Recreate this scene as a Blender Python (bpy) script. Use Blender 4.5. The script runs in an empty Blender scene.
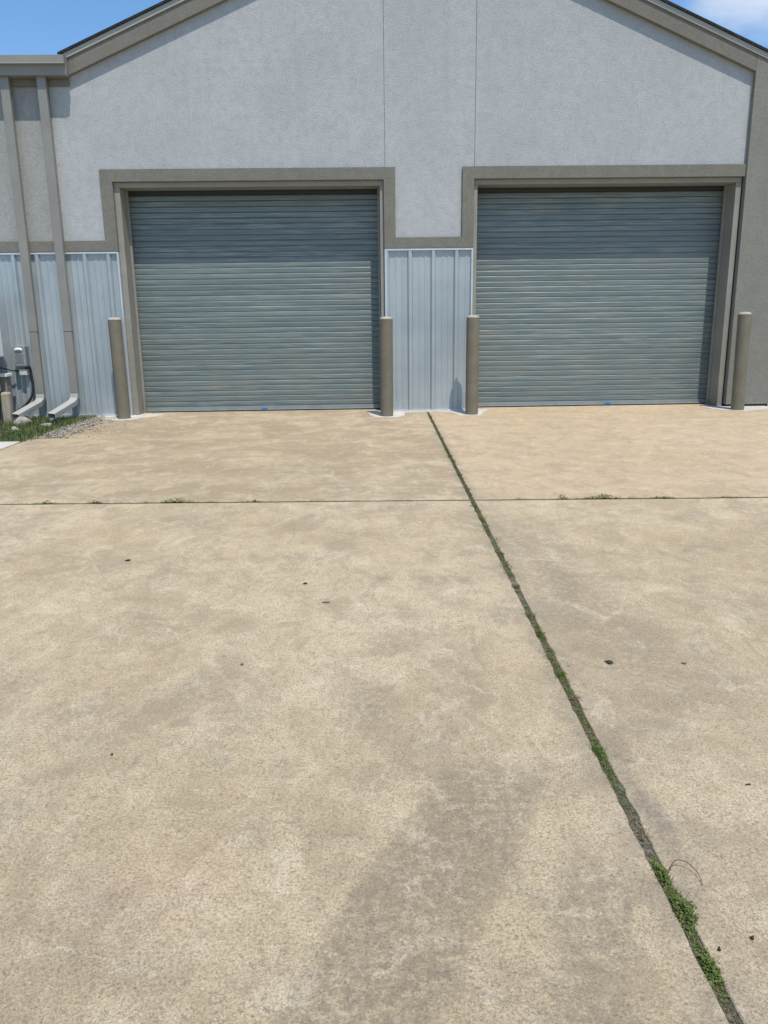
import bpy, bmesh, math, random
from mathutils import Vector, Matrix
random.seed(7)
S = bpy.context.scene
C = S.collection

# ------------------------------------------------------------ camera
F_PX, PITCH, YAW, ROLL = 795.0, math.radians(14.042), math.radians(1.403), math.radians(-0.729)
fw = Vector((math.sin(YAW)*math.cos(PITCH), math.cos(YAW)*math.cos(PITCH), -math.sin(PITCH)))
rt = Vector((math.cos(YAW), -math.sin(YAW), 0)); up = rt.cross(fw)
c_, s_ = math.cos(ROLL), math.sin(ROLL)
rt, up = rt*c_ + up*s_, up*c_ - rt*s_
cam = bpy.data.objects.new('camera', bpy.data.cameras.new('camera'))
m3 = Matrix((rt, up, -fw)).transposed()
cam.matrix_world = Matrix.Translation((0, -11.605, 1.395)) @ m3.to_4x4()
cam.data.sensor_fit = 'VERTICAL'; cam.data.sensor_height = 36.0; cam.data.sensor_width = 27.0
cam.data.lens = F_PX/1024*36.0
cam.data.clip_start = 0.05; cam.data.clip_end = 3000
C.objects.link(cam); S.camera = cam

# ------------------------------------------------------------ sky, sun, exposure
SUN = Vector((0.37, -1.0, 2.42)).normalized()
elev = math.asin(SUN.z); rot = math.atan2(SUN.x, SUN.y)
w = bpy.data.worlds.new('World'); S.world = w; w.use_nodes = True
nt = w.node_tree; N = nt.nodes; L = nt.links
bg = N['Background']; bg.inputs['Strength'].default_value = 0.10
sky = N.new('ShaderNodeTexSky'); sky.sky_type = 'NISHITA'; sky.sun_disc = False
sky.sun_elevation = elev; sky.sun_rotation = rot; sky.ozone_density = 1.0; sky.air_density = 1.0; sky.dust_density = 0.6
tc = N.new('ShaderNodeTexCoord')
cn = N.new('ShaderNodeTexNoise'); cn.inputs['Scale'].default_value = 2.6; cn.inputs['Detail'].default_value = 7; cn.inputs['Roughness'].default_value = .55
mp = N.new('ShaderNodeMapping'); mp.inputs['Scale'].default_value = (1, 1, 2.6); mp.inputs['Location'].default_value = (0.55, 0.2, 0.35)
L.new(tc.outputs['Generated'], mp.inputs['Vector']); L.new(mp.outputs[0], cn.inputs['Vector'])
# clouds stand in the right-hand part of the sky
sx = N.new('ShaderNodeSeparateXYZ'); L.new(tc.outputs['Generated'], sx.inputs[0])
az = N.new('ShaderNodeMapRange'); az.inputs[1].default_value = -0.12; az.inputs[2].default_value = 0.40; az.inputs[3].default_value = -0.45; az.inputs[4].default_value = 0.08
L.new(sx.outputs['X'], az.inputs[0])
ad = N.new('ShaderNodeMath'); ad.operation = 'ADD'; L.new(cn.outputs[0], ad.inputs[0]); L.new(az.outputs[0], ad.inputs[1])
mr = N.new('ShaderNodeMapRange'); mr.interpolation_type = 'SMOOTHSTEP'; mr.inputs[1].default_value = 0.50; mr.inputs[2].default_value = 0.78; mr.inputs[4].default_value = .85
L.new(ad.outputs[0], mr.inputs[0])
sc = N.new('ShaderNodeMix'); sc.data_type = 'RGBA'; sc.blend_type = 'MULTIPLY'; sc.inputs[0].default_value = 1.0
L.new(sky.outputs[0], sc.inputs[6]); sc.inputs[7].default_value = (1.05, 1.45, 1.75, 1)
mx = N.new('ShaderNodeMix'); mx.data_type = 'RGBA'; L.new(mr.outputs[0], mx.inputs[0]); L.new(sc.outputs[2], mx.inputs[6]); mx.inputs[7].default_value = (9.0, 9.4, 10.2, 1)
L.new(mx.outputs[2], bg.inputs['Color'])

sl = bpy.data.lights.new('sun', 'SUN'); sl.energy = 4.2; sl.angle = math.radians(0.53); sl.color = (1.0, 0.95, 0.87)
so = bpy.data.objects.new('sun', sl); so.rotation_euler = SUN.to_track_quat('Z', 'Y').to_euler(); so.location = SUN*60; C.objects.link(so)
S.view_settings.view_transform = 'Standard'; S.view_settings.look = 'None'; S.view_settings.gamma = 1.0
S.view_settings.exposure = 0.0

# ------------------------------------------------------------ object helpers
def tag(o, label=None, cat=None, group=None, kind=None):
    if label: o['label'] = label
    if cat: o['category'] = cat
    if group: o['group'] = group
    if kind: o['kind'] = kind
    return o
def empty(name, loc=(0, 0, 0), rz=0.0):
    o = bpy.data.objects.new(name, None); o.location = loc; o.rotation_euler = (0, 0, rz); o.empty_display_size = .2
    C.objects.link(o); return o

class MB:
    """collects geometry and builds it as one mesh object"""
    def __init__(s): s.v = []; s.f = []; s.sm = []
    def add(s, vs, fs, smooth=False):
        n = len(s.v); s.v += [tuple(p) for p in vs]
        for f in fs: s.f.append([i+n for i in f]); s.sm.append(smooth)
        return s
    def box(s, x0, x1, y0, y1, z0, z1):
        return s.add([(x0,y0,z0),(x1,y0,z0),(x1,y1,z0),(x0,y1,z0),(x0,y0,z1),(x1,y0,z1),(x1,y1,z1),(x0,y1,z1)],
                     [(3,2,1,0),(4,5,6,7),(0,1,5,4),(1,2,6,5),(2,3,7,6),(3,0,4,7)])
    def prism_xz(s, pts, y0, y1):      # polygon in the wall plane, counter-clockwise seen from the front, y0 front
        n = len(pts); vs = [(x, y0, z) for x, z in pts]+[(x, y1, z) for x, z in pts]
        fs = [list(range(n)), list(range(2*n-1, n-1, -1))]+[(i, n+i, n+(i+1) % n, (i+1) % n) for i in range(n)]
        return s.add(vs, fs)
    def prism_xy(s, pts, z0, z1):      # counter-clockwise from above
        n = len(pts); vs = [(x, y, z0) for x, y in pts]+[(x, y, z1) for x, y in pts]
        fs = [list(range(n-1, -1, -1)), list(range(n, 2*n))]+[(i, (i+1) % n, n+(i+1) % n, n+i) for i in range(n)]
        return s.add(vs, fs)
    def prism_yz(s, pts, x0, x1):
        n = len(pts); vs = [(x0, y, z) for y, z in pts]+[(x1, y, z) for y, z in pts]
        fs = [list(range(n)), list(range(2*n-1, n-1, -1))]+[(i, n+i, n+(i+1) % n, (i+1) % n) for i in range(n)]
        return s.add(vs, fs)
    def tube(s, path, r, n=10, caps=True):
        path = [Vector(p) for p in path]; rs = r if isinstance(r, (list, tuple)) else [r]*len(path)
        vs = []; prev = None
        for i, p in enumerate(path):
            t = (path[min(i+1, len(path)-1)]-path[max(i-1, 0)]).normalized()
            a = prev if prev else (Vector((0,0,1)) if abs(t.z) < .9 else Vector((1,0,0)))
            u = (a - t*a.dot(t)).normalized(); prev = u; v = t.cross(u)
            for k in range(n):
                th = 2*math.pi*k/n; vs.append(p+(u*math.cos(th)+v*math.sin(th))*rs[i])
        fs = []
        for i in range(len(path)-1):
            for k in range(n): fs.append((i*n+k, i*n+(k+1) % n, (i+1)*n+(k+1) % n, (i+1)*n+k))
        s.add(vs, fs, True)
        if caps:
            s.add(vs[:n], [list(range(n-1, -1, -1))]); s.add(vs[-n:], [list(range(n))])
        return s
    def build(s, name, mat, parent=None, bevel=0.0, seg=2):
        me = bpy.data.meshes.new(name); me.from_pydata(s.v, [], s.f); me.update()
        bm = bmesh.new(); bm.from_mesh(me); bmesh.ops.recalc_face_normals(bm, faces=bm.faces); bm.to_mesh(me); bm.free()
        me.polygons.foreach_set('use_smooth', s.sm)
        for m in (mat if isinstance(mat, list) else [mat]): me.materials.append(m)
        o = bpy.data.objects.new(name, me); C.objects.link(o)
        if parent: o.parent = parent
        if bevel:
            b = o.modifiers.new('bevel', 'BEVEL'); b.width = bevel; b.segments = seg; b.limit_method = 'ANGLE'; b.angle_limit = math.radians(40)
        return o

# ------------------------------------------------------------ material helpers
class G:
    def __init__(s, name, rough=.6, metal=0.0, spec=.5):
        s.m = bpy.data.materials.new(name); s.m.use_nodes = True; s.t = s.m.node_tree
        s.p = s.t.nodes['Principled BSDF']; s.p.inputs['Roughness'].default_value = rough
        s.p.inputs['Metallic'].default_value = metal; s.p.inputs['Specular IOR Level'].default_value = spec
        s.tc = s.n('ShaderNodeTexCoord'); s.obj = s.tc.outputs['Object']
        g = s.n('ShaderNodeNewGeometry'); s.pos = g.outputs['Position']
    def n(s, t): return s.t.nodes.new(t)
    def put(s, inp, v):
        if isinstance(v, bpy.types.NodeSocket): s.t.links.new(v, inp)
        elif v is not None: inp.default_value = v
    def map(s, scale=(1,1,1), loc=(0,0,0), rot=(0,0,0), src=None):
        a = s.n('ShaderNodeMapping'); s.put(a.inputs[0], src or s.pos)
        a.inputs['Scale'].default_value = scale; a.inputs['Location'].default_value = loc; a.inputs['Rotation'].default_value = rot
        return a.outputs[0]
    def noise(s, scale, detail=4, rough=.5, dist=0, vec=None):
        a = s.n('ShaderNodeTexNoise'); s.put(a.inputs['Vector'], vec or s.pos)
        a.inputs['Scale'].default_value = scale; a.inputs['Detail'].default_value = detail
        a.inputs['Roughness'].default_value = rough; a.inputs['Distortion'].default_value = dist
        return a.outputs[0]
    def voro(s, scale, vec=None, feature='F1', out='Distance', rnd=1.0):
        a = s.n('ShaderNodeTexVoronoi'); a.feature = feature; s.put(a.inputs['Vector'], vec or s.pos)
        a.inputs['Scale'].default_value = scale; a.inputs['Randomness'].default_value = rnd
        return a.outputs[out]
    def mr(s, v, a, b, c=0.0, d=1.0, smooth=True):
        x = s.n('ShaderNodeMapRange'); x.interpolation_type = 'SMOOTHSTEP' if smooth else 'LINEAR'
        s.put(x.inputs[0], v)
        for i, k in zip((1, 2, 3, 4), (a, b, c, d)): x.inputs[i].default_value = k
        return x.outputs[0]
    def op(s, o, a, b=None, clamp=False):
        x = s.n('ShaderNodeMath'); x.operation = o; x.use_clamp = clamp; s.put(x.inputs[0], a)
        if b is not None: s.put(x.inputs[1], b)
        return x.outputs[0]
    def mix(s, f, a, b, mode='MIX'):
        x = s.n('ShaderNodeMix'); x.data_type = 'RGBA'; x.blend_type = mode; s.put(x.inputs[0], f)
        for i, k in ((6, a), (7, b)):
            if isinstance(k, tuple) and len(k) == 3: k = k+(1,)
            s.put(x.inputs[i], k)
        return x.outputs[2]
    def xyz(s):
        x = s.n('ShaderNodeSeparateXYZ'); s.put(x.inputs[0], s.pos); return x.outputs
    def bump(s, h, strength=.3, dist=.01, prev=None):
        b = s.n('ShaderNodeBump'); b.inputs['Strength'].default_value = strength; b.inputs['Distance'].default_value = dist
        s.put(b.inputs['Height'], h)
        if prev: s.put(b.inputs['Normal'], prev)
        return b.outputs[0]
    def done(s, col=None, rough=None, nrm=None):
        if isinstance(col, tuple) and len(col) == 3: col = col+(1,)
        s.put(s.p.inputs['Base Color'], col); s.put(s.p.inputs['Roughness'], rough); s.put(s.p.inputs['Normal'], nrm)
        return s.m

def painted(name, col, rough=.55, spec=.4, metal=0.0, var=.12, scale=3.0, bump=.08, dirt=None):
    g = G(name, rough, metal, spec)
    n1 = g.noise(scale, 6, .6); n2 = g.noise(60, 3, .5)
    c = g.mix(g.mr(n1, .3, .7), tuple(k*(1-var) for k in col), tuple(min(1, k*(1+var)) for k in col))
    if dirt:
        z = g.xyz()['Z']
        f = g.op('MULTIPLY', g.mr(z, .0, .35, 1, 0), g.mr(g.noise(9, 5, .7), .35, .7))
        c = g.mix(g.op('MULTIPLY', f, .6), c, dirt)
    return g.done(c, g.mr(n1, .2, .8, rough-.07, rough+.07), g.bump(n2, bump, .004))

# ---- stucco
def stucco(name, a, b, scale_v=1.0):
    g = G(name, .9, 0, .25)
    big = g.noise(.9, 5, .6); mid = g.noise(9, 4, .6); fine = g.noise(55, 5, .7)
    knock = g.mr(g.noise(48, 5, .65, .3), .40, .64)
    c = g.mix(g.mr(big, .3, .7), a, b)
    c = g.mix(g.mr(mid, .40, .66, 0, .45), c, tuple(k*.80 for k in a))
    c = g.mix(g.mr(g.noise(2.4, 6, .7), .50, .70, 0, .30), c, tuple(k*.84 for k in a))
    c = g.mix(g.mr(g.noise(30, 4, .7), .42, .64, 0, .38), c, tuple(k*.80 for k in a))
    c = g.mix(g.mr(fine, .40, .64, 0, .42), c, tuple(min(1, k*1.2) for k in b))
    # faint rain streaks
    st = g.noise(1, 5, .7, 0, g.map((7, 7, .35)))
    c = g.mix(g.mr(st, .52, .78, 0, .22), c, tuple(k*.72 for k in a))
    h = g.op('ADD', g.op('MULTIPLY', knock, .7), g.op('MULTIPLY', fine, .5))
    return g.done(c, None, g.bump(h, .42, .004))
M = {}
M['stucco'] = stucco('stucco', (.362, .372, .368), (.432, .442, .436))
M['stucco_tan'] = stucco('stucco_tan', (.20, .196, .168), (.228, .222, .19))
M['stucco_old'] = stucco('stucco_old', (.30, .297, .282), (.35, .346, .327))
M['trim'] = stucco('trim_paint', (.172, .162, .134), (.198, .187, .155))
M['fascia'] = painted('fascia_metal', (.235, .228, .20), .5, .4, 0, .06)
M['downspout'] = painted('downspout_metal', (.235, .222, .195), .36, .55, .0, .06, dirt=(.2, .16, .11))
M['kick'] = painted('elbow_glare_paint', (.40, .39, .36), .3, .6, .0, .06)  # downspout paint made paler, sun glare on the kick-outs put into the colour
M['rake_metal'] = painted('rake_metal', (.36, .345, .30), .45, .5, 0, .05)
M['jamb'] = painted('jamb_paint', (.27, .255, .215), .5, .4, 0, .08, dirt=(.2, .16, .11))
M['bollard'] = painted('bollard_paint', (.175, .155, .115), .8, .15, 0, .09, 6, .12, dirt=(.2, .17, .125))
g = M['bollard'].node_tree; pb = g.nodes['Principled BSDF']; src = pb.inputs['Base Color'].links[0].from_socket
gg_ = g.nodes.new('ShaderNodeNewGeometry'); nn_ = g.nodes.new('ShaderNodeTexNoise'); nn_.inputs['Scale'].default_value = 22; nn_.inputs['Detail'].default_value = 6; nn_.inputs['Roughness'].default_value = .7
g.links.new(gg_.outputs['Position'], nn_.inputs['Vector'])
rr_ = g.nodes.new('ShaderNodeMapRange'); rr_.inputs[1].default_value = .66; rr_.inputs[2].default_value = .69; rr_.inputs[4].default_value = .7; g.links.new(nn_.outputs[0], rr_.inputs[0])
mxx = g.nodes.new('ShaderNodeMix'); mxx.data_type = 'RGBA'; g.links.new(rr_.outputs[0], mxx.inputs[0]); g.links.new(src, mxx.inputs[6]); mxx.inputs[7].default_value = (.30, .26, .20, 1)
g.links.new(mxx.outputs[2], pb.inputs['Base Color'])
M['cap'] = painted('mortar_cap', (.38, .36, .30), .85, .3, 0, .15, 20, .3)
M['white'] = painted('white_enamel', (.78, .79, .78), .35, .5, 0, .03)
M['box_grey'] = painted('grey_enamel', (.28, .31, .31), .4, .5, .2, .06, 12)
M['recess'] = painted('recess_enamel', (.17, .19, .195), .5, .4, 0, .06, 12)
M['box_light'] = painted('pale_plastic', (.5, .5, .47), .5, .5, 0, .06, 12)
M['rubber'] = painted('black_rubber', (.02, .02, .022), .5, .5, 0, .1, 20)
M['lip'] = painted('galvanised', (.6, .62, .64), .4, .5, .5, .05, 12)
M['interior'] = painted('dark_interior', (.06, .06, .06), .8, .2)

# shingles
g = G('shingle', .9, 0, .2)
br = g.n('ShaderNodeTexBrick'); g.put(br.inputs['Vector'], g.map((1,1,1), (0,0,0), (0,0,0)))
br.inputs['Scale'].default_value = 4; br.inputs['Color1'].default_value = (.022,.023,.027,1); br.inputs['Color2'].default_value = (.035,.035,.038,1); br.inputs['Mortar'].default_value = (.015,.015,.015,1)
M['shingle'] = g.done(br.outputs[0], None, g.bump(g.noise(150, 3), .4, .004))

# ribbed metal sheet
g = G('ribbed_sheet', .40, .25, .5)
n1 = g.noise(1.3, 5, .6); n2 = g.noise(1, 4, .6, 0, g.map((14, 14, .6)))
c = g.mix(g.mr(n1, .3, .7), (.325, .365, .378), (.405, .445, .455))
c = g.mix(g.mr(n2, .5, .8, 0, .3), c, (.23, .265, .28))
z = g.xyz()['Z']
c = g.mix(g.op('MULTIPLY', g.mr(z, 0, .35, .55, 0), g.mr(g.noise(14, 5, .7), .35, .7)), c, (.34, .31, .26))
M['sheet'] = g.done(c, g.mr(n1, .2, .8, .34, .5), g.bump(g.noise(2.2, 2), .15, .01))

# roller curtain
g = G('roller_curtain', .45, .2, .5)
P = g.xyz()
rows = g.noise(1, 5, .65, 0, g.map((.35, 1, 26))); rows2 = g.noise(1, 4, .6, 0, g.map((2.2, 1, 60)))
blot = g.noise(2.2, 5, .6)
c = g.mix(g.mr(rows, .3, .7), (.105, .148, .152), (.165, .212, .212))
c = g.mix(g.mr(rows2, .46, .62, 0, .85), c, (.25, .268, .245))
rows3 = g.noise(1, 3, .6, 0, g.map((.12, 1, 4.5)))
c = g.mix(g.mr(rows3, .42, .62, 0, .5), c, (.12, .15, .15))
gz = g.op('MODULO', g.op('SUBTRACT', P['Z'], .075), .076)  # dark line per slat groove: grime plus groove shade put into the colour
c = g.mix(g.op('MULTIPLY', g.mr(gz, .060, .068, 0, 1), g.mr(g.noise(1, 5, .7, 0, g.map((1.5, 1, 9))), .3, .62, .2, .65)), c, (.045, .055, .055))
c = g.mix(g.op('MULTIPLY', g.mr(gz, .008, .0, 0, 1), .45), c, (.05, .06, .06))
low = g.mr(P['Z'], .1, 1.9, 1, .1)
c = g.mix(g.op('MULTIPLY', g.op('MULTIPLY', low, g.mr(blot, .35, .7)), .55), c, (.20, .205, .165))
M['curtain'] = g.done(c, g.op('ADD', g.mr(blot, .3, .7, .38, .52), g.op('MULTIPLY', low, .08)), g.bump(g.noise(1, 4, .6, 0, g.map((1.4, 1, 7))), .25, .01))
M['bottom_bar'] = painted('bottom_bar_metal', (.27, .295, .295), .4, .5, .3, .08, 9)

# concrete apron
def band(g, P, x0, y0, x1, y1, hw, soft, endsoft=.12):
    """mask of a straight strip from (x0,y0) to (x1,y1), hw half its width"""
    dx, dy = x1-x0, y1-y0; l = math.hypot(dx, dy); ux, uy = dx/l, dy/l
    rx = g.op('SUBTRACT', P['X'], x0); ry = g.op('SUBTRACT', P['Y'], y0)
    t = g.op('ADD', g.op('MULTIPLY', rx, ux), g.op('MULTIPLY', ry, uy))
    d = g.op('ABSOLUTE', g.op('SUBTRACT', g.op('MULTIPLY', rx, uy), g.op('MULTIPLY', ry, ux)))
    wob = g.op('MULTIPLY', g.op('SUBTRACT', g.noise(9, 4, .6), .5), .12)
    m = g.mr(g.op('ADD', d, wob), hw+soft, hw-soft, 0, 1)
    m = g.op('MULTIPLY', m, g.mr(g.op('ADD', t, wob), -endsoft, endsoft))
    return g.op('MULTIPLY', m, g.mr(t, l+endsoft, l-endsoft))
def concrete(name, main=True, A=(.575, .443, .270), B=(.715, .570, .378), grey=(.37, .295, .20), white=(.80, .69, .50)):
    g = G(name, .88, 0, .25); P = g.xyz()
    big = g.noise(.42, 6, .62, .6); mid = g.noise(2.3, 7, .68, .5); sm = g.noise(14, 6, .7)
    c = g.mix(g.mr(big, .34, .66), A, B)
    c = g.mix(g.mr(mid, .46, .68, 0, .72), c, grey)
    c = g.mix(g.mr(g.noise(5.5, 6, .7, .8), .52, .75, 0, .40), c, white)
    sw = g.noise(3.2, 8, .72, 1.4, g.map((1, .55, 1), (5, 2, 0), (0, 0, .5)))
    c = g.mix(g.mr(sw, .46, .64, 0, .42), c, tuple(k*.70 for k in A))
    c = g.mix(g.mr(sw, .44, .32, 0, .4), c, white)
    c = g.mix(g.mr(sm, .45, .75, 0, .42), c, tuple(k*.72 for k in A))
    if main:
        # more orange, cleaner slab at the right-hand door; pale streaks left by the trowel
        far = g.op('MULTIPLY', g.mr(P['Y'], -6.0, -5.4), g.mr(P['X'], .85, 1.0))
        c = g.mix(g.op('MULTIPLY', far, .45), c, (.72, .51, .31))
        farl = g.op('MULTIPLY', g.mr(P['Y'], -5.6, -5.5), g.mr(P['X'], .9, .8))
        c = g.mix(g.op('MULTIPLY', farl, g.mr(g.noise(1.6, 9, .75, .6, g.map((.7, 1, 1))), .42, .58, 0, .72)), c, (.36, .265, .16))
        arc = g.noise(1.5, 3, .5, 1.6, g.map((1, .7, 1), (3, 1, 0)))
        line = g.mr(g.op('ABSOLUTE', g.op('SUBTRACT', arc, .5)), .004, .018, 1, 0)
        c = g.mix(g.op('MULTIPLY', line, g.mr(mid, .4, .6, 0, .5)), c, (.66, .57, .42))
        arc2 = g.noise(1.1, 3, .5, 2.2, g.map((1, .6, 1), (9, 4, 0)))
        line2 = g.mr(g.op('ABSOLUTE', g.op('SUBTRACT', arc2, .5)), .003, .012, 1, 0)
        c = g.mix(g.op('MULTIPLY', line2, g.mr(sm, .35, .6, 0, .4)), c, (.27, .235, .19))
        mott = g.mr(g.noise(32, 6, .8), .38, .58, .12, 1)
        dark = (.175, .15, .115)
        b1 = band(g, P, .41, -9.36, -.11, -10.42, .158, .035, .14); b2 = band(g, P, .60, -9.80, .40, -10.45, .085, .04, .2)
        b3 = band(g, P, -.55, -8.55, -1.05, -9.5, .07, .06, .25); b4 = band(g, P, .95, -6.2, 1.12, -9.1, .22, .2, .8)
        b5 = band(g, P, -.05, -8.75, .03, -9.15, .10, .09, .12)
        b6 = band(g, P, .80, -9.2, .80, -9.8, .03, .03, .1)
        for b, k in ((b1, .68), (b2, .55), (b3, .3), (b4, .5), (b5, .6), (b6, .7)):
            c = g.mix(g.op('MULTIPLY', g.op('MULTIPLY', b, mott), k), c, dark)
        ring = g.op('SQRT', g.op('ADD', g.op('POWER', g.op('SUBTRACT', P['X'], .45), 2), g.op('POWER', g.op('ADD', P['Y'], 7.6), 2)))
        rw = g.op('ABSOLUTE', g.op('SUBTRACT', g.op('ADD', ring, g.op('MULTIPLY', g.noise(6, 3, .6), .06)), .62))
        c = g.mix(g.op('MULTIPLY', g.op('MULTIPLY', g.mr(rw, .10, .05, 0, 1), g.mr(P['X'], .9, 1.05)), g.op('MULTIPLY', mott, .45)), c, dark)
        rust = g.mr(g.op('ADD', g.op('POWER', g.op('ADD', P['X'], .52), 2), g.op('POWER', g.op('ADD', P['Y'], 9.85), 2)), 0, .05, 1, 0)
        c = g.mix(g.op('MULTIPLY', rust, .14), c, (.55, .27, .17))
        # grime beside the open joint
        jd = g.op('ABSOLUTE', g.op('SUBTRACT', P['X'], g.op('ADD', .934, g.op('MULTIPLY', P['Y'], .0199))))
        c = g.mix(g.op('MULTIPLY', g.mr(jd, .015, .12, 1, 0), g.mr(g.noise(5, 4, .6), .35, .65, .1, .6)), c, (.27, .24, .19))
    gr = g.noise(115, 7, .8)
    c = g.mix(g.mr(gr, .52, .42, 0, .62), c, tuple(k*.50 for k in A))
    c = g.mix(g.mr(gr, .57, .68, 0, .5), c, tuple(min(1, k*1.25) for k in white))
    bl = g.noise(5.0, 12, .78, .7, g.map((1, .8, 1), (2, 7, 0)))
    c = g.mix(g.mr(bl, .50, .60, 0, .38), c, tuple(k*.62 for k in A))
    c = g.mix(g.mr(bl, .46, .38, 0, .35), c, white)
    pat = g.noise(21, 7, .8, .3)
    c = g.mix(g.mr(pat, .52, .62, 0, .42), c, tuple(k*.66 for k in A))
    # exposed sand and fine aggregate
    v = g.voro(400, out='Color'); sv = g.n('ShaderNodeSeparateColor'); g.put(sv.inputs[0], v)
    wear = g.mr(mid, .3, .6, .55, 1)
    c = g.mix(g.op('MULTIPLY', g.mr(sv.outputs[0], .84, .90), g.op('MULTIPLY', wear, .75)), c, (.17, .135, .095))
    c = g.mix(g.op('MULTIPLY', g.mr(sv.outputs[1], .86, .93), g.op('MULTIPLY', wear, .22)), c, (.74, .66, .54))
    v2 = g.voro(150, out='Color'); sv2 = g.n('ShaderNodeSeparateColor'); g.put(sv2.inputs[0], v2)
    c = g.mix(g.op('MULTIPLY', g.mr(sv2.outputs[0], .93, .96), .5), c, (.19, .15, .11))
    c = g.mix(g.mr(g.noise(170, 3, .7), .36, .60, .38, 0), c, (.25, .20, .145))
    # scattered pits
    d = g.voro(3.1); c = g.mix(g.mr(d, .018, .03, .55, 0), c, (.09, .075, .06))
    h = g.op('ADD', g.op('MULTIPLY', gr, .9), g.op('MULTIPLY', g.noise(30, 5, .7), .7))
    return g.done(c, None, g.bump(h, .8, .008))
M['concrete'] = concrete('apron_concrete')
M['concrete_white'] = concrete('new_concrete', False, (.74, .71, .63), (.84, .81, .74), (.58, .55, .47), (.86, .84, .78))
M['stone'] = concrete('pale_stone', False, (.42, .40, .35), (.52, .49, .43), (.3, .28, .24), (.6, .57, .5))
M['block'] = concrete('block_concrete', False, (.25, .24, .22), (.32, .30, .27), (.2, .19, .17), (.36, .35, .32))
M['block_tan'] = concrete('weathered_block', False, (.48, .42, .32), (.56, .5, .4), (.35, .3, .24), (.6, .55, .45))

g = G('soil', .95, 0, .2); n = g.noise(30, 6, .7)
M['soil'] = g.done(g.mix(g.mr(n, .35, .65), (.075, .06, .042), (.17, .145, .11)), None, g.bump(n, .8, .02))
g = G('joint_dirt', .95, 0, .2); n = g.noise(70, 6, .7); n2 = g.noise(6, 4, .6)
c = g.mix(g.mr(n, .35, .65), (.075, .065, .045), (.26, .23, .17)); c = g.mix(g.mr(n2, .45, .6, 0, .6), c, (.05, .06, .022)); c = g.mix(g.mr(g.xyz()['Y'], -6.0, -5.9, 0, .7), c, (.035, .034, .02))
M['joint'] = g.done(c, None, g.bump(n, .9, .01))
g = G('open_ground', .95, 0, .2); n = g.noise(.15, 6, .7); n2 = g.noise(12, 5, .7)
M['ground'] = g.done(g.mix(g.mr(n, .35, .65), (.10, .105, .05), g.mix(g.mr(n2, .3, .7), (.20, .17, .12), (.30, .26, .19))), None, g.bump(n2, .6, .02))

def leafmat(name, cols, rough=.55):
    g = G(name, rough, 0, .35)
    oi = g.n('ShaderNodeNewGeometry'); r = oi.outputs['Random Per Island']
    c = g.mix(g.mr(r, 0, .5, 0, 1, False), cols[0], cols[1]); c = g.mix(g.mr(r, .5, 1, 0, 1, False), c, cols[2])
    g.p.inputs['Subsurface Weight'].default_value = 0.0
    return g.done(c)
M['weed'] = leafmat('weed_leaf', [(.045, .078, .012), (.085, .125, .02), (.15, .17, .04)])
M['moss'] = leafmat('moss_leaf', [(.055, .078, .014), (.10, .12, .024), (.17, .165, .05)])
g = M['moss'].node_tree; pb = g.nodes['Principled BSDF']; src = pb.inputs['Base Color'].links[0].from_socket
mxx = g.nodes.new('ShaderNodeMix'); mxx.data_type = 'RGBA'; nn_ = g.nodes.new('ShaderNodeTexNoise'); nn_.inputs['Scale'].default_value = 9
gg_ = g.nodes.new('ShaderNodeNewGeometry'); g.links.new(gg_.outputs['Position'], nn_.inputs['Vector'])
rr_ = g.nodes.new('ShaderNodeMapRange'); rr_.inputs[1].default_value = .50; rr_.inputs[2].default_value = .60; g.links.new(nn_.outputs[0], rr_.inputs[0])
g.links.new(rr_.outputs[0], mxx.inputs[0]); g.links.new(src, mxx.inputs[6]); mxx.inputs[7].default_value = (.17, .135, .075, 1)
g.links.new(mxx.outputs[2], pb.inputs['Base Color'])
M['grass'] = leafmat('grass_blade', [(.038, .075, .016), (.075, .125, .026), (.17, .16, .065)])
M['dry'] = painted('dry_leaf', (.035, .028, .02), .7, .3, 0, .3, 60)
M['dry2'] = painted('brown_leaf', (.12, .08, .045), .7, .3, 0, .3, 60)
M['twig'] = painted('twig_bark', (.13, .085, .05), .8, .2, 0, .2, 80)
g = G('gravel_mix', .85, 0, .3); gi = g.n('ShaderNodeNewGeometry').outputs['Random Per Island']
c = g.mix(g.mr(gi, 0, .55, 0, 1, False), (.46, .42, .35), (.22, .19, .15)); c = g.mix(g.mr(gi, .4, .8, 0, 1, False), c, (.10, .09, .075))
M['gravel'] = g.done(c)
g = G('blue_tag', .5, 0, .4); M['blue'] = g.done((.02, .16, .42))

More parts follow.
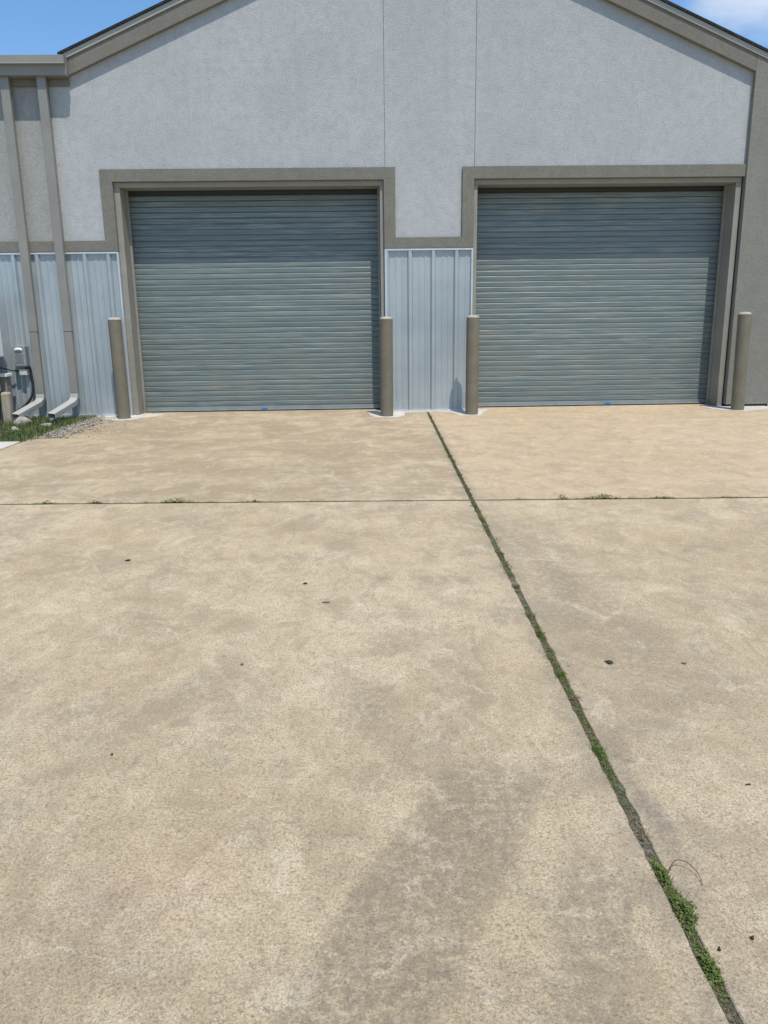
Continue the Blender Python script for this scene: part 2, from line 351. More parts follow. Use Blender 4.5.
# ============================================================ SETTING
mb = MB().add([(-600,-600,-.16),(600,-600,-.16),(600,600,-.16),(-600,600,-.16)], [(0,1,2,3)])
tag(mb.build('ground', M['ground']), kind='structure')
def jx(y): return .934+.0199*y                 # long open joint between the slabs
def ty(x): return -5.69-.046*x+(.02*math.sin(0) )  # joint across
ty = lambda x: -5.665-.040*x
hg = .0140; hgt = .022
YN = -30.0; YF = .34
def slab(x0, x1, y0, y1, name='concrete_apron'):
    """x0/x1/y0/y1 are functions or numbers; edges slightly chipped"""
    f = lambda q, t: q(t) if callable(q) else q
    def corner(qx, qy):
        y = f(qy, 0.0); x = 0
        for _ in range(6): x = f(qx, y); y = f(qy, x)
        return x, y
    a, b, c, d = corner(x0, y0), corner(x1, y0), corner(x1, y1), corner(x0, y1)
    pts = []
    for p, q in ((a, b), (b, c), (c, d), (d, a)):
        l = math.dist(p, q); n = max(2, min(900, int(l/.035)))
        for i in range(n):
            t = i/n; x = p[0]+(q[0]-p[0])*t; y = p[1]+(q[1]-p[1])*t
            if 0 < i: 
                nx, ny = -(q[1]-p[1])/l, (q[0]-p[0])/l
                k = random.random()**4*.007; x += nx*k; y += ny*k
            pts.append((x, y))
    o = MB().prism_xy(pts, -.15, 0).build(name, M['concrete'])
    b = o.modifiers.new('bevel', 'BEVEL'); b.width = .003; b.segments = 1; b.limit_method = 'ANGLE'; b.angle_limit = math.radians(60)
    return tag(o, kind='structure')
XL = -3.96
slab(XL, lambda y: jx(y)-hg, lambda x: ty(x)+hgt, YF)
slab(lambda y: jx(y)+hg, 9.0, lambda x: ty(x)+hgt, YF)
slab(XL, lambda y: jx(y)-hg, YN, lambda x: ty(x)-hgt)
slab(lambda y: jx(y)+hg, 9.0, YN, lambda x: ty(x)-hgt)
tag(MB().box(XL, 9, YN, .34, -.16, -.006).build('joint_soil', M['joint']), kind='structure')
bpy.data.objects['joint_soil'].location.z = -.001
# planting bed and white sidewalk at the left edge
n = 40; vs = []; fs = []
for i in range(n+1):
    for j in range(n+1):
        x = -9+(XL-.002+9)*i/n; y = -2.34+(2.36)*j/n
        vs.append((x, y, -.05+random.uniform(-.012, .012)))
for i in range(n):
    for j in range(n): fs.append((i*(n+1)+j, (i+1)*(n+1)+j, (i+1)*(n+1)+j+1, i*(n+1)+j+1))
tag(MB().add(vs, fs, True).build('planting_bed', M['soil']), kind='structure')
tag(MB().box(-12, XL-.018, -9, -2.35, -.15, .006).build('sidewalk', M['concrete_white'], bevel=.008), kind='structure')

# fresh concrete round the foot of the wall and the posts
def patch(pts, z=.006):
    pp = []
    n = len(pts)
    for i in range(n):
        p, q = pts[i], pts[(i+1) % n]; l = math.dist(p, q); k = max(1, int(l/.05))
        for j in range(k):
            t = j/k; pp.append((p[0]+(q[0]-p[0])*t+random.uniform(-.012, .012), p[1]+(q[1]-p[1])*t+random.uniform(-.012, .012)))
    o = MB().prism_xy(pp, -.01, z).build('concrete_patch', M['concrete_white']); return tag(o, kind='structure')
patch([(-3.72,-.10),(-3.60,-.42),(-3.42,-.56),(-3.2,-.5),(-3.02,-.22),(-2.9,.0),(-2.9,.1),(-3.33,.1),(-3.33,-.012),(-3.72,-.012)])
patch([(.10,-.48),(.20,-.66),(.46,-.68),(.58,-.5),(.60,-.2),(.86,-.10),(1.02,-.10),(1.24,-.24),(1.34,-.55),(1.5,-.63),(1.64,-.56),(1.74,-.2),(1.85,-.02),(1.85,.05),(1.585,.05),(1.56,-.012),(.345,-.012),(.32,.05),(.05,.05)])
patch([(4.95,-.10),(5.05,-.42),(5.22,-.58),(5.46,-.6),(5.62,-.45),(5.9,-.4),(5.9,-.012),(5.30,-.012),(5.30,.05),(5.0,.05)])
tag(MB().box(-3.33,.34,.34,.9,-.12,-.004).build('door_threshold', M['concrete_white']), kind='structure')
tag(MB().box(1.57,5.29,.34,.9,-.12,-.004).build('door_threshold', M['concrete_white']), kind='structure')

# ============================================================ BUILDING
B = empty('warehouse_building', (0, 0, 0))
tag(B, 'grey stucco gabled warehouse with two roll up doors and ribbed metal wainscot', 'building')
SL = .417; AX = .778; ZA = 6.343                    # roof slope, ridge x, height of the lower edge of the rake board at the ridge
zr = lambda x: ZA-SL*abs(x-AX)
# stucco skin in panels, real 12 mm control joints between them
D = .42; TZ = .02
XE = -4.06
S1 = .356; S2 = 1.577; j = .004
a = MB()
a.prism_xz([(-3.78,2.30),(-3.42,2.30),(-3.42,3.2),(S1-j,3.2),(S1-j,zr(S1)+.15),(-3.78,zr(-3.78)+.15)], 0, D)
a.prism_xz([(XE+j,2.30),(-3.78,2.30),(-3.78,4.60),(XE+j,4.60)], 0, D)
a.prism_xz([(S1+j,3.2),(.42,3.2),(.42,2.33),(1.49,2.33),(1.49,3.2),(S2-j,3.2),(S2-j,zr(S2)+.15),(AX,ZA+.15),(S1+j,zr(S1)+.15)], 0, D)
a.prism_xz([(S2+j,3.2),(5.36,3.2),(5.36,zr(5.36)+.15),(S2+j,zr(S2)+.15)], 0, D)
MB().prism_xz([(-14,2.30),(XE-j,2.30),(XE-j,4.60),(-14,4.60)], .012, D).build('wing_wall', M['stucco_old'], B)
for q_ in (S1, S2): a.box(q_-.02, q_+.02, .012, .03, 3.33, zr(q_)+.1)
a.build('stucco_wall', M['stucco'], B)
# backing wall, sides and rear
b = MB()
b.box(-14,-3.325,.03,D,-.15,2.30); b.box(.335,1.571,.03,D,-.15,2.33)
b.box(-14,-13.7,D,12,-.15,4.6); b.box(-14,6.0,12,12.3,-.15,4.4); b.box(5.7,5.98,D,12,-.15,4.35)
b.prism_xz([(-3.7,4.2),(5.9,4.2),(5.9,zr(5.9)+.1),(AX,ZA+.1),(-3.7,zr(-3.7)+.1)], 12, 12.3)
b.box(-3.8,-3.6,D,12,4.0,4.55)
b.build('block_wall', M['stucco_tan'], B)
MB().box(-13.7,5.7,1.6,1.7,-.1,4.2).build('inner_wall', M['interior'], B)

# right-hand pilaster, flush with the rake board
MB().prism_xz([(5.306,.035),(5.96,.035),(5.96,zr(5.96)+.198),(5.306,zr(5.306)+.198)], -.07, D).build('corner_pilaster', M['stucco_tan'], B, .006)
MB().box(5.32,5.95,-.03,.3,-.05,.035).build('pilaster_base', M['interior'], B)

# rake: board, upper metal fascia and shingle edge
def rake(sign):
    x1 = -3.765 if sign < 0 else 5.306
    MB().prism_xz([(x1, zr(x1)), (AX, ZA), (AX, ZA+.198), (x1, zr(x1)+.198)][::(1 if sign < 0 else -1)], -.07, -.002).build('rake_board', M['trim'], B, .004)
    x2 = -3.80 if sign < 0 else 6.02
    for z0, z1, y0, nm, mt in ((.200, .270, -.088, 'rake_fascia', 'rake_metal'), ):
        MB().prism_xz([(x2, zr(x2)+z0), (AX, ZA+z0), (AX, ZA+z1), (x2, zr(x2)+z1)][::(1 if sign < 0 else -1)], y0, -.002).build(nm, M[mt], B, .003)
rake(-1); rake(1)
for sgn, xe in ((-1, -3.86), (1, 6.12)):
    q = MB(); z0, z1 = .272, .302
    q.prism_xz([(xe, zr(xe)+z0), (AX, ZA+z0), (AX, ZA+z1), (xe, zr(xe)+z1)][::(1 if sgn < 0 else -1)], -.112, 12.5)
    q.build('shingle_roof', M['shingle'], B)
# left wing: low roof, soffit, frieze
MB().prism_yz([(-.10,4.63),(-.10,4.66),(12.4,5.3),(12.4,5.2),(0,4.60)], -14.2, -3.87).build('wing_roof', M['fascia'], B)
MB().box(-14,-3.775,-.03,.010,4.335,4.415).build('frieze_board', M['trim'], B)
MB().box(-14,-3.78,-.10,.0,4.417,4.60).build('eave_board', M['trim'], B)
# gutter, profile in y/z
gp = [(-.102,4.425),(-.185,4.425),(-.188,4.44),(-.188,4.54),(-.235,4.545),(-.240,4.552),(-.240,4.645),(-.225,4.652),(-.102,4.652)]
gt = MB().prism_yz(gp[::-1], -14, -3.745).build('gutter', M['fascia'], B)
MB().box(-14,-3.7455,-.245,-.2405,4.550,4.558).build('lip', M['rake_metal'], gt)

# door trim and bands
def tr(m, x0, x1, z0, z1, y0=-.045): m.box(x0, x1, y0, .04, z0, z1)
t = MB()
t.prism_xz([(-14,2.263),(-3.325,2.263),(-3.325,3.155),(.335,3.155),(.335,2.263),(1.571,2.263),(1.571,3.155),(5.304,3.155),
            (5.304,3.315),(1.411,3.315),(1.411,2.41),(.492,2.41),(.492,3.315),(-3.488,3.315),(-3.488,2.408),(-14,2.408)], -.045, .02)
t.build('trim_band', M['trim'], B, .004)

# ribbed metal wainscot
def sheet(x0, x1, first, z0=.03, z1=2.235):
    prof = [(x0, 0)]
    k = first
    xs = []
    while k-.33 > x0: k -= .325
    while k < x1+.2:
        for px, py in ((k-.040, 0), (k-.020, -.036), (k+.020, -.036), (k+.040, 0), (k+.118, 0), (k+.130, -.006), (k+.146, -.006), (k+.158, 0), (k+.200, 0), (k+.212, -.006), (k+.228, -.006), (k+.240, 0)):
            if x0+.003 < px < x1-.003: prof.append((px, py))
        k += .325
    prof.append((x1, 0))
    vs = [(x, y-.002, z0) for x, y in prof]+[(x, y-.002, z1) for x, y in prof]; n = len(prof)
    return MB().add(vs, [(i, i+1, n+i+1, n+i) for i in range(n-1)])
def wains(x0, x1, first, sides):
    o = sheet(x0, x1, first).build('ribbed_panel', M['sheet'], B)
    s = o.modifiers.new('solid', 'SOLIDIFY'); s.thickness = .0015; s.offset = 1
    e = MB(); e.box(x0, x1, -.042, .028, 2.236, 2.259); e.box(x0, x1, -.042, .028, -.01, .029)
    if 'l' in sides: e.box(x0, x0+.022, -.0425, .028, .0292, 2.2358)
    if 'r' in sides: e.box(x1-.022, x1, -.0425, .028, .0292, 2.2358)
    e.build('edge_trim', M['lip'], o)
wains(-14, -3.327, -3.472, 'r')
wains(.338, 1.569, .692-.325, 'lr')

# roller doors
def roller(x0, x1, blue, marks):
    fz = 3.155; jl = .078 if x0 < 0 else .054; jr = .054 if x0 < 0 else .078
    # steel jambs: outer face 3 cm behind the trim, then the deep return
    cz = []
    i0, i1 = x0+jl, x1-jr; zt = fz-.068
    cur = MB(); prof = []
    z = .075; pitch = .076
    Y = .385
    while z < zt+.12:
        d = random.uniform(-.0008, .0008)
        for dz, dy in ((0, .0016), (.0022, -.0004), (.014, -.0012), (.035, -.0016), (.055, -.0014), (.0690, -.001), (.0705, .0016)):
            prof.append((Y+dy+d, z+dz))
        z += pitch
    xs = [i0-.03+(i1-i0+.06)*k/24 for k in range(25)]
    vs = []; n = len(prof)
    for k, x in enumerate(xs):
        sag = random.uniform(-.0012, .0012)
        for y, zz in prof: vs.append((x, y+sag*math.sin(zz*2.1+k), zz))
    fs = [(k*n+i, (k+1)*n+i, (k+1)*n+i+1, k*n+i+1) for k in range(len(xs)-1) for i in range(n-1)]
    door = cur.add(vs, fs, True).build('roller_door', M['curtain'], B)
    bb = MB(); bb.box(i0-.02, i1+.02, Y-.022, Y+.02, .012, .072); bb.box(i0-.02, i1+.02, Y-.045, Y-.0225, .014, .024)
    bb.build('bottom_bar', M['bottom_bar'], door, .002)
    MB().box(i0, i1, Y-.012, Y+.012, -.006, .011).build('rubber_seal', M['rubber'], door)
    for s, xa, xb in ((0, x0, i0), (1, i1, x1)):
        q = MB(); q.box(xa+.001, xb, .012, .44, -.01, zt)
        q.build('door_jamb', M['jamb'], door, .003)
        q = MB(); 
        if s == 0: q.box(i0+.0005, i0+.028, Y-.10, Y-.055, .0, zt)
        else: q.box(i1-.028, i1-.0005, Y-.10, Y-.055, .0, zt)
        q.build('guide_rail', M['jamb'], door, .002)
    MB().box(x0+.001, x1-.001, .014, .44, zt+.0015, fz-.001).build('door_header', M['jamb'], door, .003)
    MB().box(i0, i1, Y-.065, Y-.018, zt-.055, zt+.001).build('weather_flap', M['rubber'], door)
    MB().box(blue-.045, blue+.045, Y-.052, Y-.046, .012, .042).build('blue_tag', M['blue'], door, .004)
    for (mx_, mz, ww) in marks:
        MB().box(mx_-ww, mx_+ww, Y-.013, Y-.0105, mz-.012, mz+.012).build('scuff_mark', M['bottom_bar'], door, .005)
    return door
roller(-3.325, .335, -1.472, [])
roller(1.571, 5.286, 3.694, [])

# downspouts
def downspout(x, ex):
    m = MB(); hw = .058; y0, y1 = -.130, -.052
    m.box(x-hw, x+hw, y0, y1, 1.20, 4.45)
    o = m.build('downspout', M['downspout'], B, .008)
    m = MB(); hw = .053; y0, y1 = y0+.004, y1-.004
    m.box(x-hw, x+hw, y0, y1, .345, 1.199); m.build('lower_pipe', M['downspout'], o, .008)
    # elbow and kick-out: loft of rectangles
    dx = ex[0]-x; path = [((x, -.097, .344), (0, 0, -1)), ((x+dx*.03, -.105, .275), (dx*.3, -.25, -.9)), ((x+dx*.14, -.16, .215), (dx, -.6, -.35)), ((ex[0], ex[1], ex[2]), (dx, -.6, -.22))]
    vs = []
    side0 = Vector((1, 0, 0))
    for p, d in path:
        p = Vector(p); d = Vector(d).normalized()
        sd = (side0 - d*side0.dot(d)).normalized(); nn = sd.cross(d).normalized()
        for a_, b_ in ((-1,-1),(1,-1),(1,1),(-1,1)): vs.append(p+sd*a_*.053+nn*b_*.036)
    fs = [(k*4+i, k*4+(i+1)%4, (k+1)*4+(i+1)%4, (k+1)*4+i) for k in range(3) for i in range(4)]+[(3,2,1,0)]
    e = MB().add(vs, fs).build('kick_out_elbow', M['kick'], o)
    s = e.modifiers.new('solid', 'SOLIDIFY'); s.thickness = .003; s.offset = -1
    bv = e.modifiers.new('bevel', 'BEVEL'); bv.width = .006; bv.segments = 2; bv.limit_method = 'ANGLE'
downspout(-4.10, (-4.27, -.60, .085)); downspout(-4.575, (-4.755, -.60, .085))

# ============================================================ BOLLARDS
def make_bollard():
    r = empty('bollard'); R = .0885
    m = MB(); n = 28; zs = [(-.05, R), (1.318, R)]
    m.tube([(0,0,z) for z, _ in zs], R, n).build('post', M['bollard'], r)
    m = MB(); m.tube([(0,0,1.318),(0,0,1.330),(0,0,1.342),(0,0,1.350)], [R*.985, R*.97, R*.8, R*.35], n).build('mortar_cap', M['cap'], r)
    return r
boll = make_bollard()
spots = [(-3.362, -.34, .018, 'taupe steel bollard at the left jamb of the left roll up door'),
         (.330, -.52, .006, 'taupe steel bollard at the right jamb of the left roll up door'),
         (1.520, -.48, -.006, 'taupe steel bollard at the left jamb of the right roll up door'),
         (5.305, -.45, -.012, 'taupe steel bollard in front of the tan corner pilaster')]
for i, (x, y, tilt, lab) in enumerate(spots):
    if i == 0: r = boll
    else:
        r = boll.copy(); C.objects.link(r)
        for ch in list(boll.children):
            c = ch.copy(); C.objects.link(c); c.parent = r
    r.location = (x, y, (.035, 0, .004, .0)[i]); r.rotation_euler = (.004*i, -tilt*.5, i*1.3)
    tag(r, lab, 'bollard', 'bollards guarding the door jambs')

# ============================================================ WALL FIXTURES AND CLUTTER AT THE LEFT
e = empty('electrical_box', (-4.80, -.03, .745)); tag(e, 'grey disconnect box with a pale plate on the ribbed wall', 'electrical box'); e.scale = (1.12, 1, 1.12)
MB().box(-.075,.075,-.10,.03,-.02,.235).build('case', M['box_grey'], e, .006)
MB().box(-.080,.080,-.118,-.1005,-.008,.243).build('cover', M['box_grey'], e, .008)
MB().tube([(-.045,-.121,.19),(-.02,-.124,.20),(.02,-.124,.20),(.045,-.121,.19)], [.012,.018,.018,.012], 12).build('plate', M['white'], e)
MB().box(-.05,.05,-.122,-.1185,.03,.14).build('label_recess', M['recess'], e, .002)
e2 = empty('junction_box', (-4.785, -.03, .645)); tag(e2, 'small pale junction box under the grey disconnect box', 'junction box')
MB().box(-.055,.055,-.085,.03,-.04,.045).build('case', M['box_light'], e2, .008)
MB().tube([(0,-.03,.046),(0,-.03,.085)], .016, 12).build('conduit', M['box_grey'], e2)
MB().tube([(.035,-.05,.046),(.05,-.06,.075),(.08,-.05,.08)], .017, 10).build('fitting', M['rubber'], e2)
def smooth_path(pts, n=8):
    out = []; P_ = [Vector(p) for p in pts]
    for i in range(len(P_)-1):
        p0, p1, p2, p3 = P_[max(i-1,0)], P_[i], P_[i+1], P_[min(i+2, len(P_)-1)]
        for k in range(n):
            t = k/n; out.append(.5*((2*p1)+(p2-p0)*t+(2*p0-5*p1+4*p2-p3)*t*t+(3*p1-p0-3*p2+p3)*t**3))
    return out+[P_[-1]]
tag(MB().tube(smooth_path([(-4.72,-.08,.735),(-4.70,-.07,.70),(-4.695,-.06,.60),(-4.69,-.06,.46),(-4.72,-.08,.30),(-4.84,-.12,.16),(-5.0,-.16,.07),(-5.15,-.18,.02)]), .0175, 10).build('power_cable', M['rubber']),
    'thick black cable looping down the ribbed wall to the ground', 'cable')
tag(MB().tube(smooth_path([(-4.86,-.06,.66),(-4.93,-.10,.675),(-5.02,-.12,.70),(-5.12,-.25,.74),(-5.2,-.4,.78)]), .011, 8).build('black_cord', M['rubber']),
    'thin black cord running left from the small junction box', 'cable')
# white tank cabinet cut by the frame edge
e = empty('generator_cabinet', (-5.245, -.62, 0)); tag(e, 'white metal utility cabinet cut off by the left edge of the picture', 'cabinet')
MB().box(-.40,.345,-.28,.24,.88,1.72).build('housing', M['white'], e, .02, 3)
MB().box(-.38,.28,-.24,.22,.72,.878).build('recess', M['interior'], e)
MB().box(-.40,.255,-.27,.23,.40,.718).build('lower_housing', M['white'], e, .04, 4)
for xx in (-.36, .20):
    for yy in (-.22, .18): MB().box(xx, xx+.04, yy, yy+.04, -.06, .40).build('leg', M['interior'], e)
b1 = MB().box(-5.35,-4.945,-.32,-.16,-.06,.60).build('concrete_block', M['block'], None, .01)
tag(b1, 'dark grey block plinth standing against the ribbed wall', 'plinth')
tag(MB().box(-5.38,-4.925,-.345,-.14,.602,.645).build('stone_ledge', M['white'], None, .006), 'white slab lying on the dark block plinth', 'slab')
tag(MB().box(-5.0,-4.88,-.46,-.335,-.06,.40).build('weathered_block', M['block_tan'], None, .03, 3), 'beige weathered block standing before the dark plinth', 'block')

# ---- rocks
def rock(x, y, z, r, sq, label, seed):
    rr = random.Random(seed); bm = bmesh.new(); bmesh.ops.create_icosphere(bm, subdivisions=3, radius=1)
    ph = [rr.uniform(0, 6) for _ in range(6)]
    for v in bm.verts:
        p = v.co.copy(); k = 1+.16*math.sin(p.x*2.3+ph[0])*math.sin(p.y*2.9+ph[1])+.10*math.sin(p.z*4+ph[2]+p.x*3)+.05*math.sin(p.x*8+ph[3])*math.sin(p.y*7+p.z*6+ph[4])
        v.co = Vector((p.x*sq[0], p.y*sq[1], p.z*sq[2]))*k*r
    me = bpy.data.meshes.new('rock'); bm.to_mesh(me); bm.free(); me.materials.append(M['stone'])
    for pl in me.polygons: pl.use_smooth = rr.random() < .9
    o = bpy.data.objects.new('rock', me); C.objects.link(o); o.location = (x, y, z); o.rotation_euler = (0, 0, rr.uniform(0, 6)); tag(o, label, 'rock')
rock(-4.66,-.62,.0,.085,(1.2,.9,1.0),'largest pale rock in the grass below the left downspout outlet',1)
rock(-4.30,-.42,-.01,.065,(1.5,.9,.7),'flat pale rock in the grass between the two downspout outlets',2)
rock(-4.25,-.85,-.01,.055,(1.4,.9,.6),'small pale rock in the grass in front of the right downspout outlet',3)
rock(-4.50,-1.25,-.02,.060,(1.2,1,.8),'round pale rock in the grass beside the white sidewalk',4)

# ---- grass in the bed and gravel
def blades(m, x, y, z, h, wd, lean, az_):
    dx, dy = math.cos(az_), math.sin(az_); sx_, sy_ = -dy*wd, dx*wd
    p1 = (x+dx*lean*.4, y+dy*lean*.4, z+h*.6); p2 = (x+dx*lean, y+dy*lean, z+h)
    n0 = len(m.v); m.v += [(x-sx_, y-sy_, z), (x+sx_, y+sy_, z), (p1[0]+sx_*.7, p1[1]+sy_*.7, p1[2]), (p1[0]-sx_*.7, p1[1]-sy_*.7, p1[2]), p2]
    m.f += [[n0, n0+1, n0+2, n0+3], [n0+3, n0+2, n0+4]]; m.sm += [False, False]
def leaf(m, x, y, z, l, wd, az_, tilt, R=None):
    d = Vector((math.cos(az_)*math.cos(tilt), math.sin(az_)*math.cos(tilt), math.sin(tilt))); s = Vector((-math.sin(az_), math.cos(az_), 0))
    p = Vector((x, y, z)); n0 = len(m.v)
    m.v += [tuple(p), tuple(p+d*l*.5+s*wd), tuple(p+d*l+Vector((0,0,-l*.12))), tuple(p+d*l*.5-s*wd)]
    m.f += [[n0, n0+1, n0+2, n0+3]]; m.sm += [False]
def edge_x(y):      # right-hand limit of the grass
    return -3.93+.05*math.sin(y*5)+.12*max(0, 1-abs(y+.25)/.5)+(0.0)
R_ = random.Random(3); m = MB()
for i in range(15000):
    y = R_.uniform(-2.36, -.05); x = edge_x(y)-abs(R_.gauss(0, 1))*.75
    if x < -7: continue
    dens = .5+.5*math.sin(x*5+1.3)*math.sin(y*6+.7)+.35
    dens *= .72
    if R_.random() > dens: continue
    blades(m, x, y, -.055, R_.uniform(.03, .11)*(1.1 if y > -1 else .9), R_.uniform(.002, .005), R_.uniform(0, .06), R_.uniform(0, 6.28))
for i in range(46):      # broad-leaved weeds and dry wisps among the grass
    y = R_.uniform(-2.25, -.15); x = edge_x(y)-abs(R_.gauss(0, 1))*.5
    for k_ in range(R_.randint(20, 60)):
        leaf(m, x+R_.gauss(0, .045), y+R_.gauss(0, .045), -.04+abs(R_.gauss(0, .035)), R_.uniform(.015, .035), R_.uniform(.004, .010), R_.uniform(0, 6.28), R_.uniform(-.2, .9))
for i in range(420):    # blades spilling over the slab edge
    y = R_.uniform(-2.2, -.05); x = -3.96+abs(R_.gauss(0, .05))+(.14*max(0, 1-abs(y+.25)/.45))*R_.random()
    blades(m, x, y, 0, R_.uniform(.02, .06), .003, R_.uniform(.01, .05), R_.uniform(0, 6.28))
tag(m.build('grass', M['grass']), 'patchy green grass growing in the bed below the downspouts', 'grass', kind='stuff')
m = MB()
base = [(1,0,0),(-1,0,0),(0,1,0),(0,-1,0),(0,0,1),(0,0,-1)]; of = [(0,2,4),(2,1,4),(1,3,4),(3,0,4),(2,0,5),(1,2,5),(3,1,5),(0,3,5)]
for i in range(2100):
    t = R_.random(); y = -.15-2.0*t
    x = -3.84+R_.gauss(0, .16)+(.10*(1-t))
    if i > 1700: x = R_.uniform(-4.0, -3.0); y = R_.uniform(-2.2, -.3)
    s = R_.uniform(.006, .016)*(1 if i < 1700 else .6)
    z = s*.4 if x > XL else -.045+s*.5
    a_ = R_.uniform(0, 6.28); ca, sa = math.cos(a_), math.sin(a_); k = [R_.uniform(.6, 1.3) for _ in range(6)]
    m.add([(x+(p[0]*ca-p[1]*sa)*s*k[q], y+(p[0]*sa+p[1]*ca)*s*k[q], z+p[2]*s*.6*k[q]) for q, p in enumerate(base)], of)
tag(m.build('gravel', M['gravel']), 'pale gravel spilled over the slab edge beside the grass bed', 'gravel', kind='stuff')

# ============================================================ WEEDS IN THE JOINTS
R_ = random.Random(11); m = MB()
def tuft(cx, cy, sx_, sy_, n, lo=.003, hi=.008, zmax=.006):
    for _ in range(n):
        x, y = R_.gauss(cx, sx_), R_.gauss(cy, sy_)
        q = abs(x-cx)/(sx_*2.2)+abs(y-cy)/(sy_*2.2)
        leaf(m, x, y, -.006+max(0, 1-q)*zmax*R_.random()*1.6+.001, R_.uniform(lo, hi), R_.uniform(.0009, .0022), R_.uniform(0, 6.28), R_.uniform(.05, 1.0))
y = -.40
while y > -11.0:
    gap = abs(R_.gauss(.045, .035))
    if R_.random() < .09: gap += R_.uniform(.04, .16)
    if -9.9 < y < -8.6: gap *= .6
    y -= gap
    far = min(1, max(0, (y+9.2)/1.6))
    wide = R_.random()**2
    tuft(jx(y)+R_.gauss(0, .006), y, (.009+.009*wide+.004*far), .018+.03*R_.random(), int(45+110*R_.random()+80*wide), .003+.002*far, .007+.003*wide+.006*far, .004+.007*wide+.012*far*R_.random())
x = XL+.1
while x < 6:
    x += abs(R_.gauss(.07, .07))
    if R_.random() < .22: x += R_.uniform(.1, .5)
    wide = R_.random()**3
    tuft(x, ty(x), .02+.06*R_.random(), .010+.008*wide, int(40+120*R_.random()), .006, .016, .012+.022*wide)
tag(m.build('joint_moss', M['moss']), 'mossy green growth filling the open joints of the concrete', 'moss', kind='stuff')

def weed(x, y, rx, ry, n, h, label, seed, flowers=0):
    rr = random.Random(seed); m = MB()
    for i in range(n):
        a_ = rr.uniform(0, 6.28); q = rr.random()**.75*(1+.35*math.sin(3*a_+seed)+.2*math.sin(7*a_+seed*2))
        px, py = math.cos(a_)*q*rx, math.sin(a_)*q*ry; q = min(q, 1)
        zz = -.008+h*(1-q)*rr.random()+.004
        big = 2.0 if ry < .03 else 1.0
        leaf(m, px, py, zz*(1.6 if big > 1 else 1), rr.uniform(.004, .011)*big, rr.uniform(.0014, .0034)*big, rr.uniform(0, 6.28), rr.uniform(-.1, .9))
    for i in range(int(n*.05)):
        a_ = rr.uniform(0, 6.28); blades(m, rr.gauss(0, rx*.4), rr.gauss(0, ry*.4), 0, h*rr.uniform(.5, 1.1), .0009, rr.uniform(.005, .02), a_)
    o = m.build('weed_clump', M['weed']); o.location = (x, y, 0); tag(o, label, 'weed', 'weed clumps in the concrete joints')
    return o
weed(jx(-9.885)+.0, -9.885, .022, .05, 412, .02, 'green weed clump at the root of the curved twig', 1)
weed(jx(-10.01)+.012, -10.01, .032, .065, 600, .025, 'widest green weed clump just below the curved twig', 2)
weed(jx(-10.18)+.004, -10.18, .022, .055, 475, .02, 'green weed clump nearest the bottom right corner of the picture', 3)
weed(jx(-9.32), -9.30, .026, .06, 412, .018, 'green weed clump in the long joint midway between black leaf and curved twig', 4)
weed(jx(-8.74)+.004, -8.735, .028, .035, 275, .02, 'ragged dark green weed clump in the long joint left of the black leaf', 5)
weed(jx(-8.30)+.003, -8.32, .024, .07, 275, .02, 'small weed clump in the long joint just above the black leaf', 6)
weed(jx(-7.1)+.006, -7.12, .024, .09, 275, .02, 'slim weed clump halfway between the joint crossing and the black leaf', 7)
weed(jx(-6.3), -6.3, .024, .12, 300, .02, 'weed clump in the long joint just in front of the joint crossing', 8)
weed(-1.45, ty(-1.45), .15, .022, 260, .035, 'grassy weed clump in the cross joint below the left roll up door', 9)
weed(-2.08, ty(-2.08), .09, .018, 130, .02, 'flat weed clump second from the left in the cross joint', 10)
weed(-2.45, ty(-2.45), .09, .018, 110, .02, 'flat weed clump farthest left in the cross joint', 11)
weed(1.51, ty(1.51), .05, .018, 110, .045, 'upright leafy weed in the cross joint just right of the crossing', 12)
weed(1.82, ty(1.82), .16, .022, 320, .03, 'long leafy weed clump in the cross joint before the right roll up door', 13)
weed(2.28, ty(2.28), .12, .016, 120, .015, 'low thin weed clump right of the long leafy clump in the cross joint', 14)
weed(-.85, ty(-.85), .10, .014, 90, .012, 'thin flat weed clump in the cross joint left of the crossing', 15)

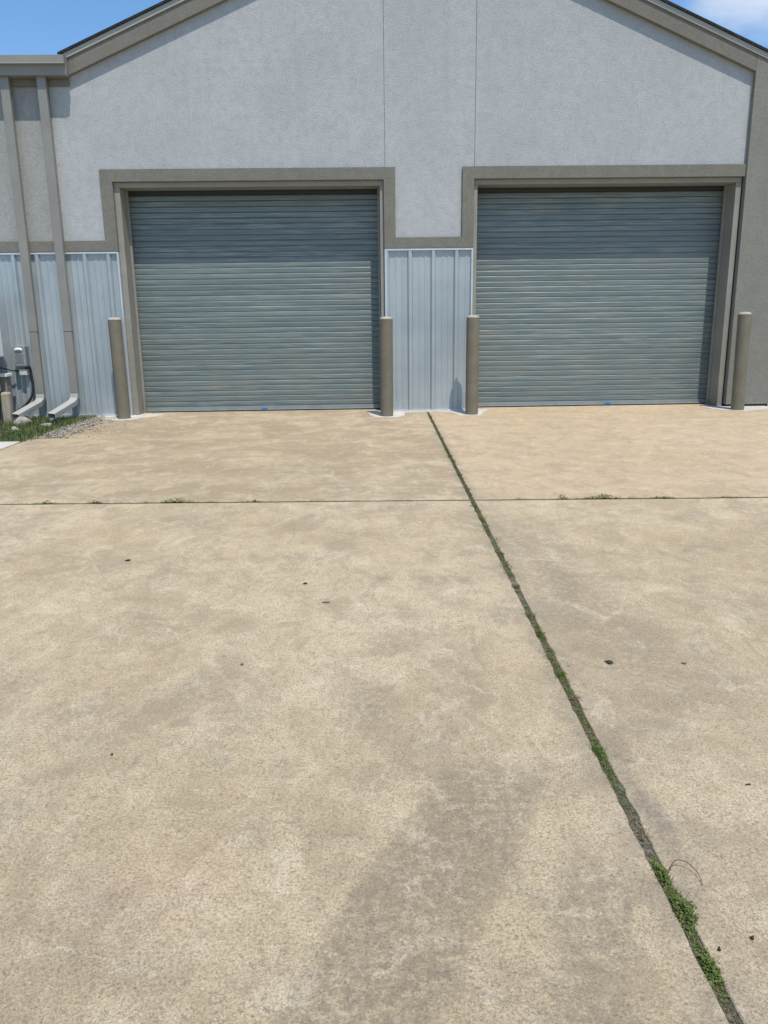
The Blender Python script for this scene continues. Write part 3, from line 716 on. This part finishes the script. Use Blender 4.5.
# ---- loose leaves, pebbles and the twig
def debris(x, y, l, wd, az_, mat, label, h=.004, name='dead_leaf', cat='leaf'):
    n = 9; vs = [(0, 0, h*1.2)]
    for k in range(n):
        a_ = 2*math.pi*k/n; rr = 1+.22*math.sin(3*a_+x*9)+.1*math.sin(5*a_+y)
        vs.append((math.cos(a_)*l*rr, math.sin(a_)*wd*rr, h*(.55+.4*math.sin(2*a_+x))))
    vs += [(v[0]*.96, v[1]*.96, .0005) for v in vs[1:]]
    fs = [(0, 1+k, 1+(k+1) % n) for k in range(n)]+[(1+k, 1+n+k, 1+n+(k+1) % n, 1+(k+1) % n) for k in range(n)]+[list(range(2*n, n, -1))]
    o = MB().add(vs, fs).build(name, mat); o.location = (x, y, .001); o.rotation_euler = (0, 0, az_)
    return tag(o, label, cat)
debris(.983, -8.635, .014, .019, .5, M['dry'], 'largest black dead leaf lying right of the long joint', .006)
debris(1.281, -8.661, .010, .006, -.5, M['dry2'], 'small brown dead leaf right of the largest black leaf', .005)
debris(-1.399, -7.099, .017, .010, .3, M['dry'], 'black leaf fragment in the left slab nearest the cross joint', .008)
debris(-.327, -7.577, .013, .010, .2, M['dry'], 'black leaf fragment left of the long joint in mid slab', .006)
debris(-.203, -7.871, .020, .006, -.1, M['dry2'], 'slim dark chip just below the black fragment in mid slab', .006)
debris(-.845, -9.244, .005, .005, .4, M['dry'], 'tiny black speck in the lower left of the big slab', .003)
debris(1.14, -9.508, .008, .003, .0, M['dry'], 'thin black chip at the right edge of the picture', .004)
debris(.864, -10.105, .005, .005, .4, M['dry'], 'tiny black pebble right of the lowest weed clump', .006, 'pebble', 'pebble')
debris(.775, -10.135, .005, .004, .9, M['dry'], 'tiny black pebble touching the long joint by the lowest weed clump', .006, 'pebble', 'pebble')
debris(-.517, -8.573, .008, .005, 1.1, M['dry2'], 'small brown chip in the middle of the left slab', .004)
tw = smooth_path([(.757,-9.885,.012),(.775,-9.864,.020),(.795,-9.862,.022),(.815,-9.878,.018),(.825,-9.905,.010),(.822,-9.935,.004)])
tag(MB().tube(tw, [.0016*(1-.5*i/len(tw)) for i in range(len(tw))], 7).build('twig', M['twig']), 'thin curved brown twig arching out of the long joint', 'twig')
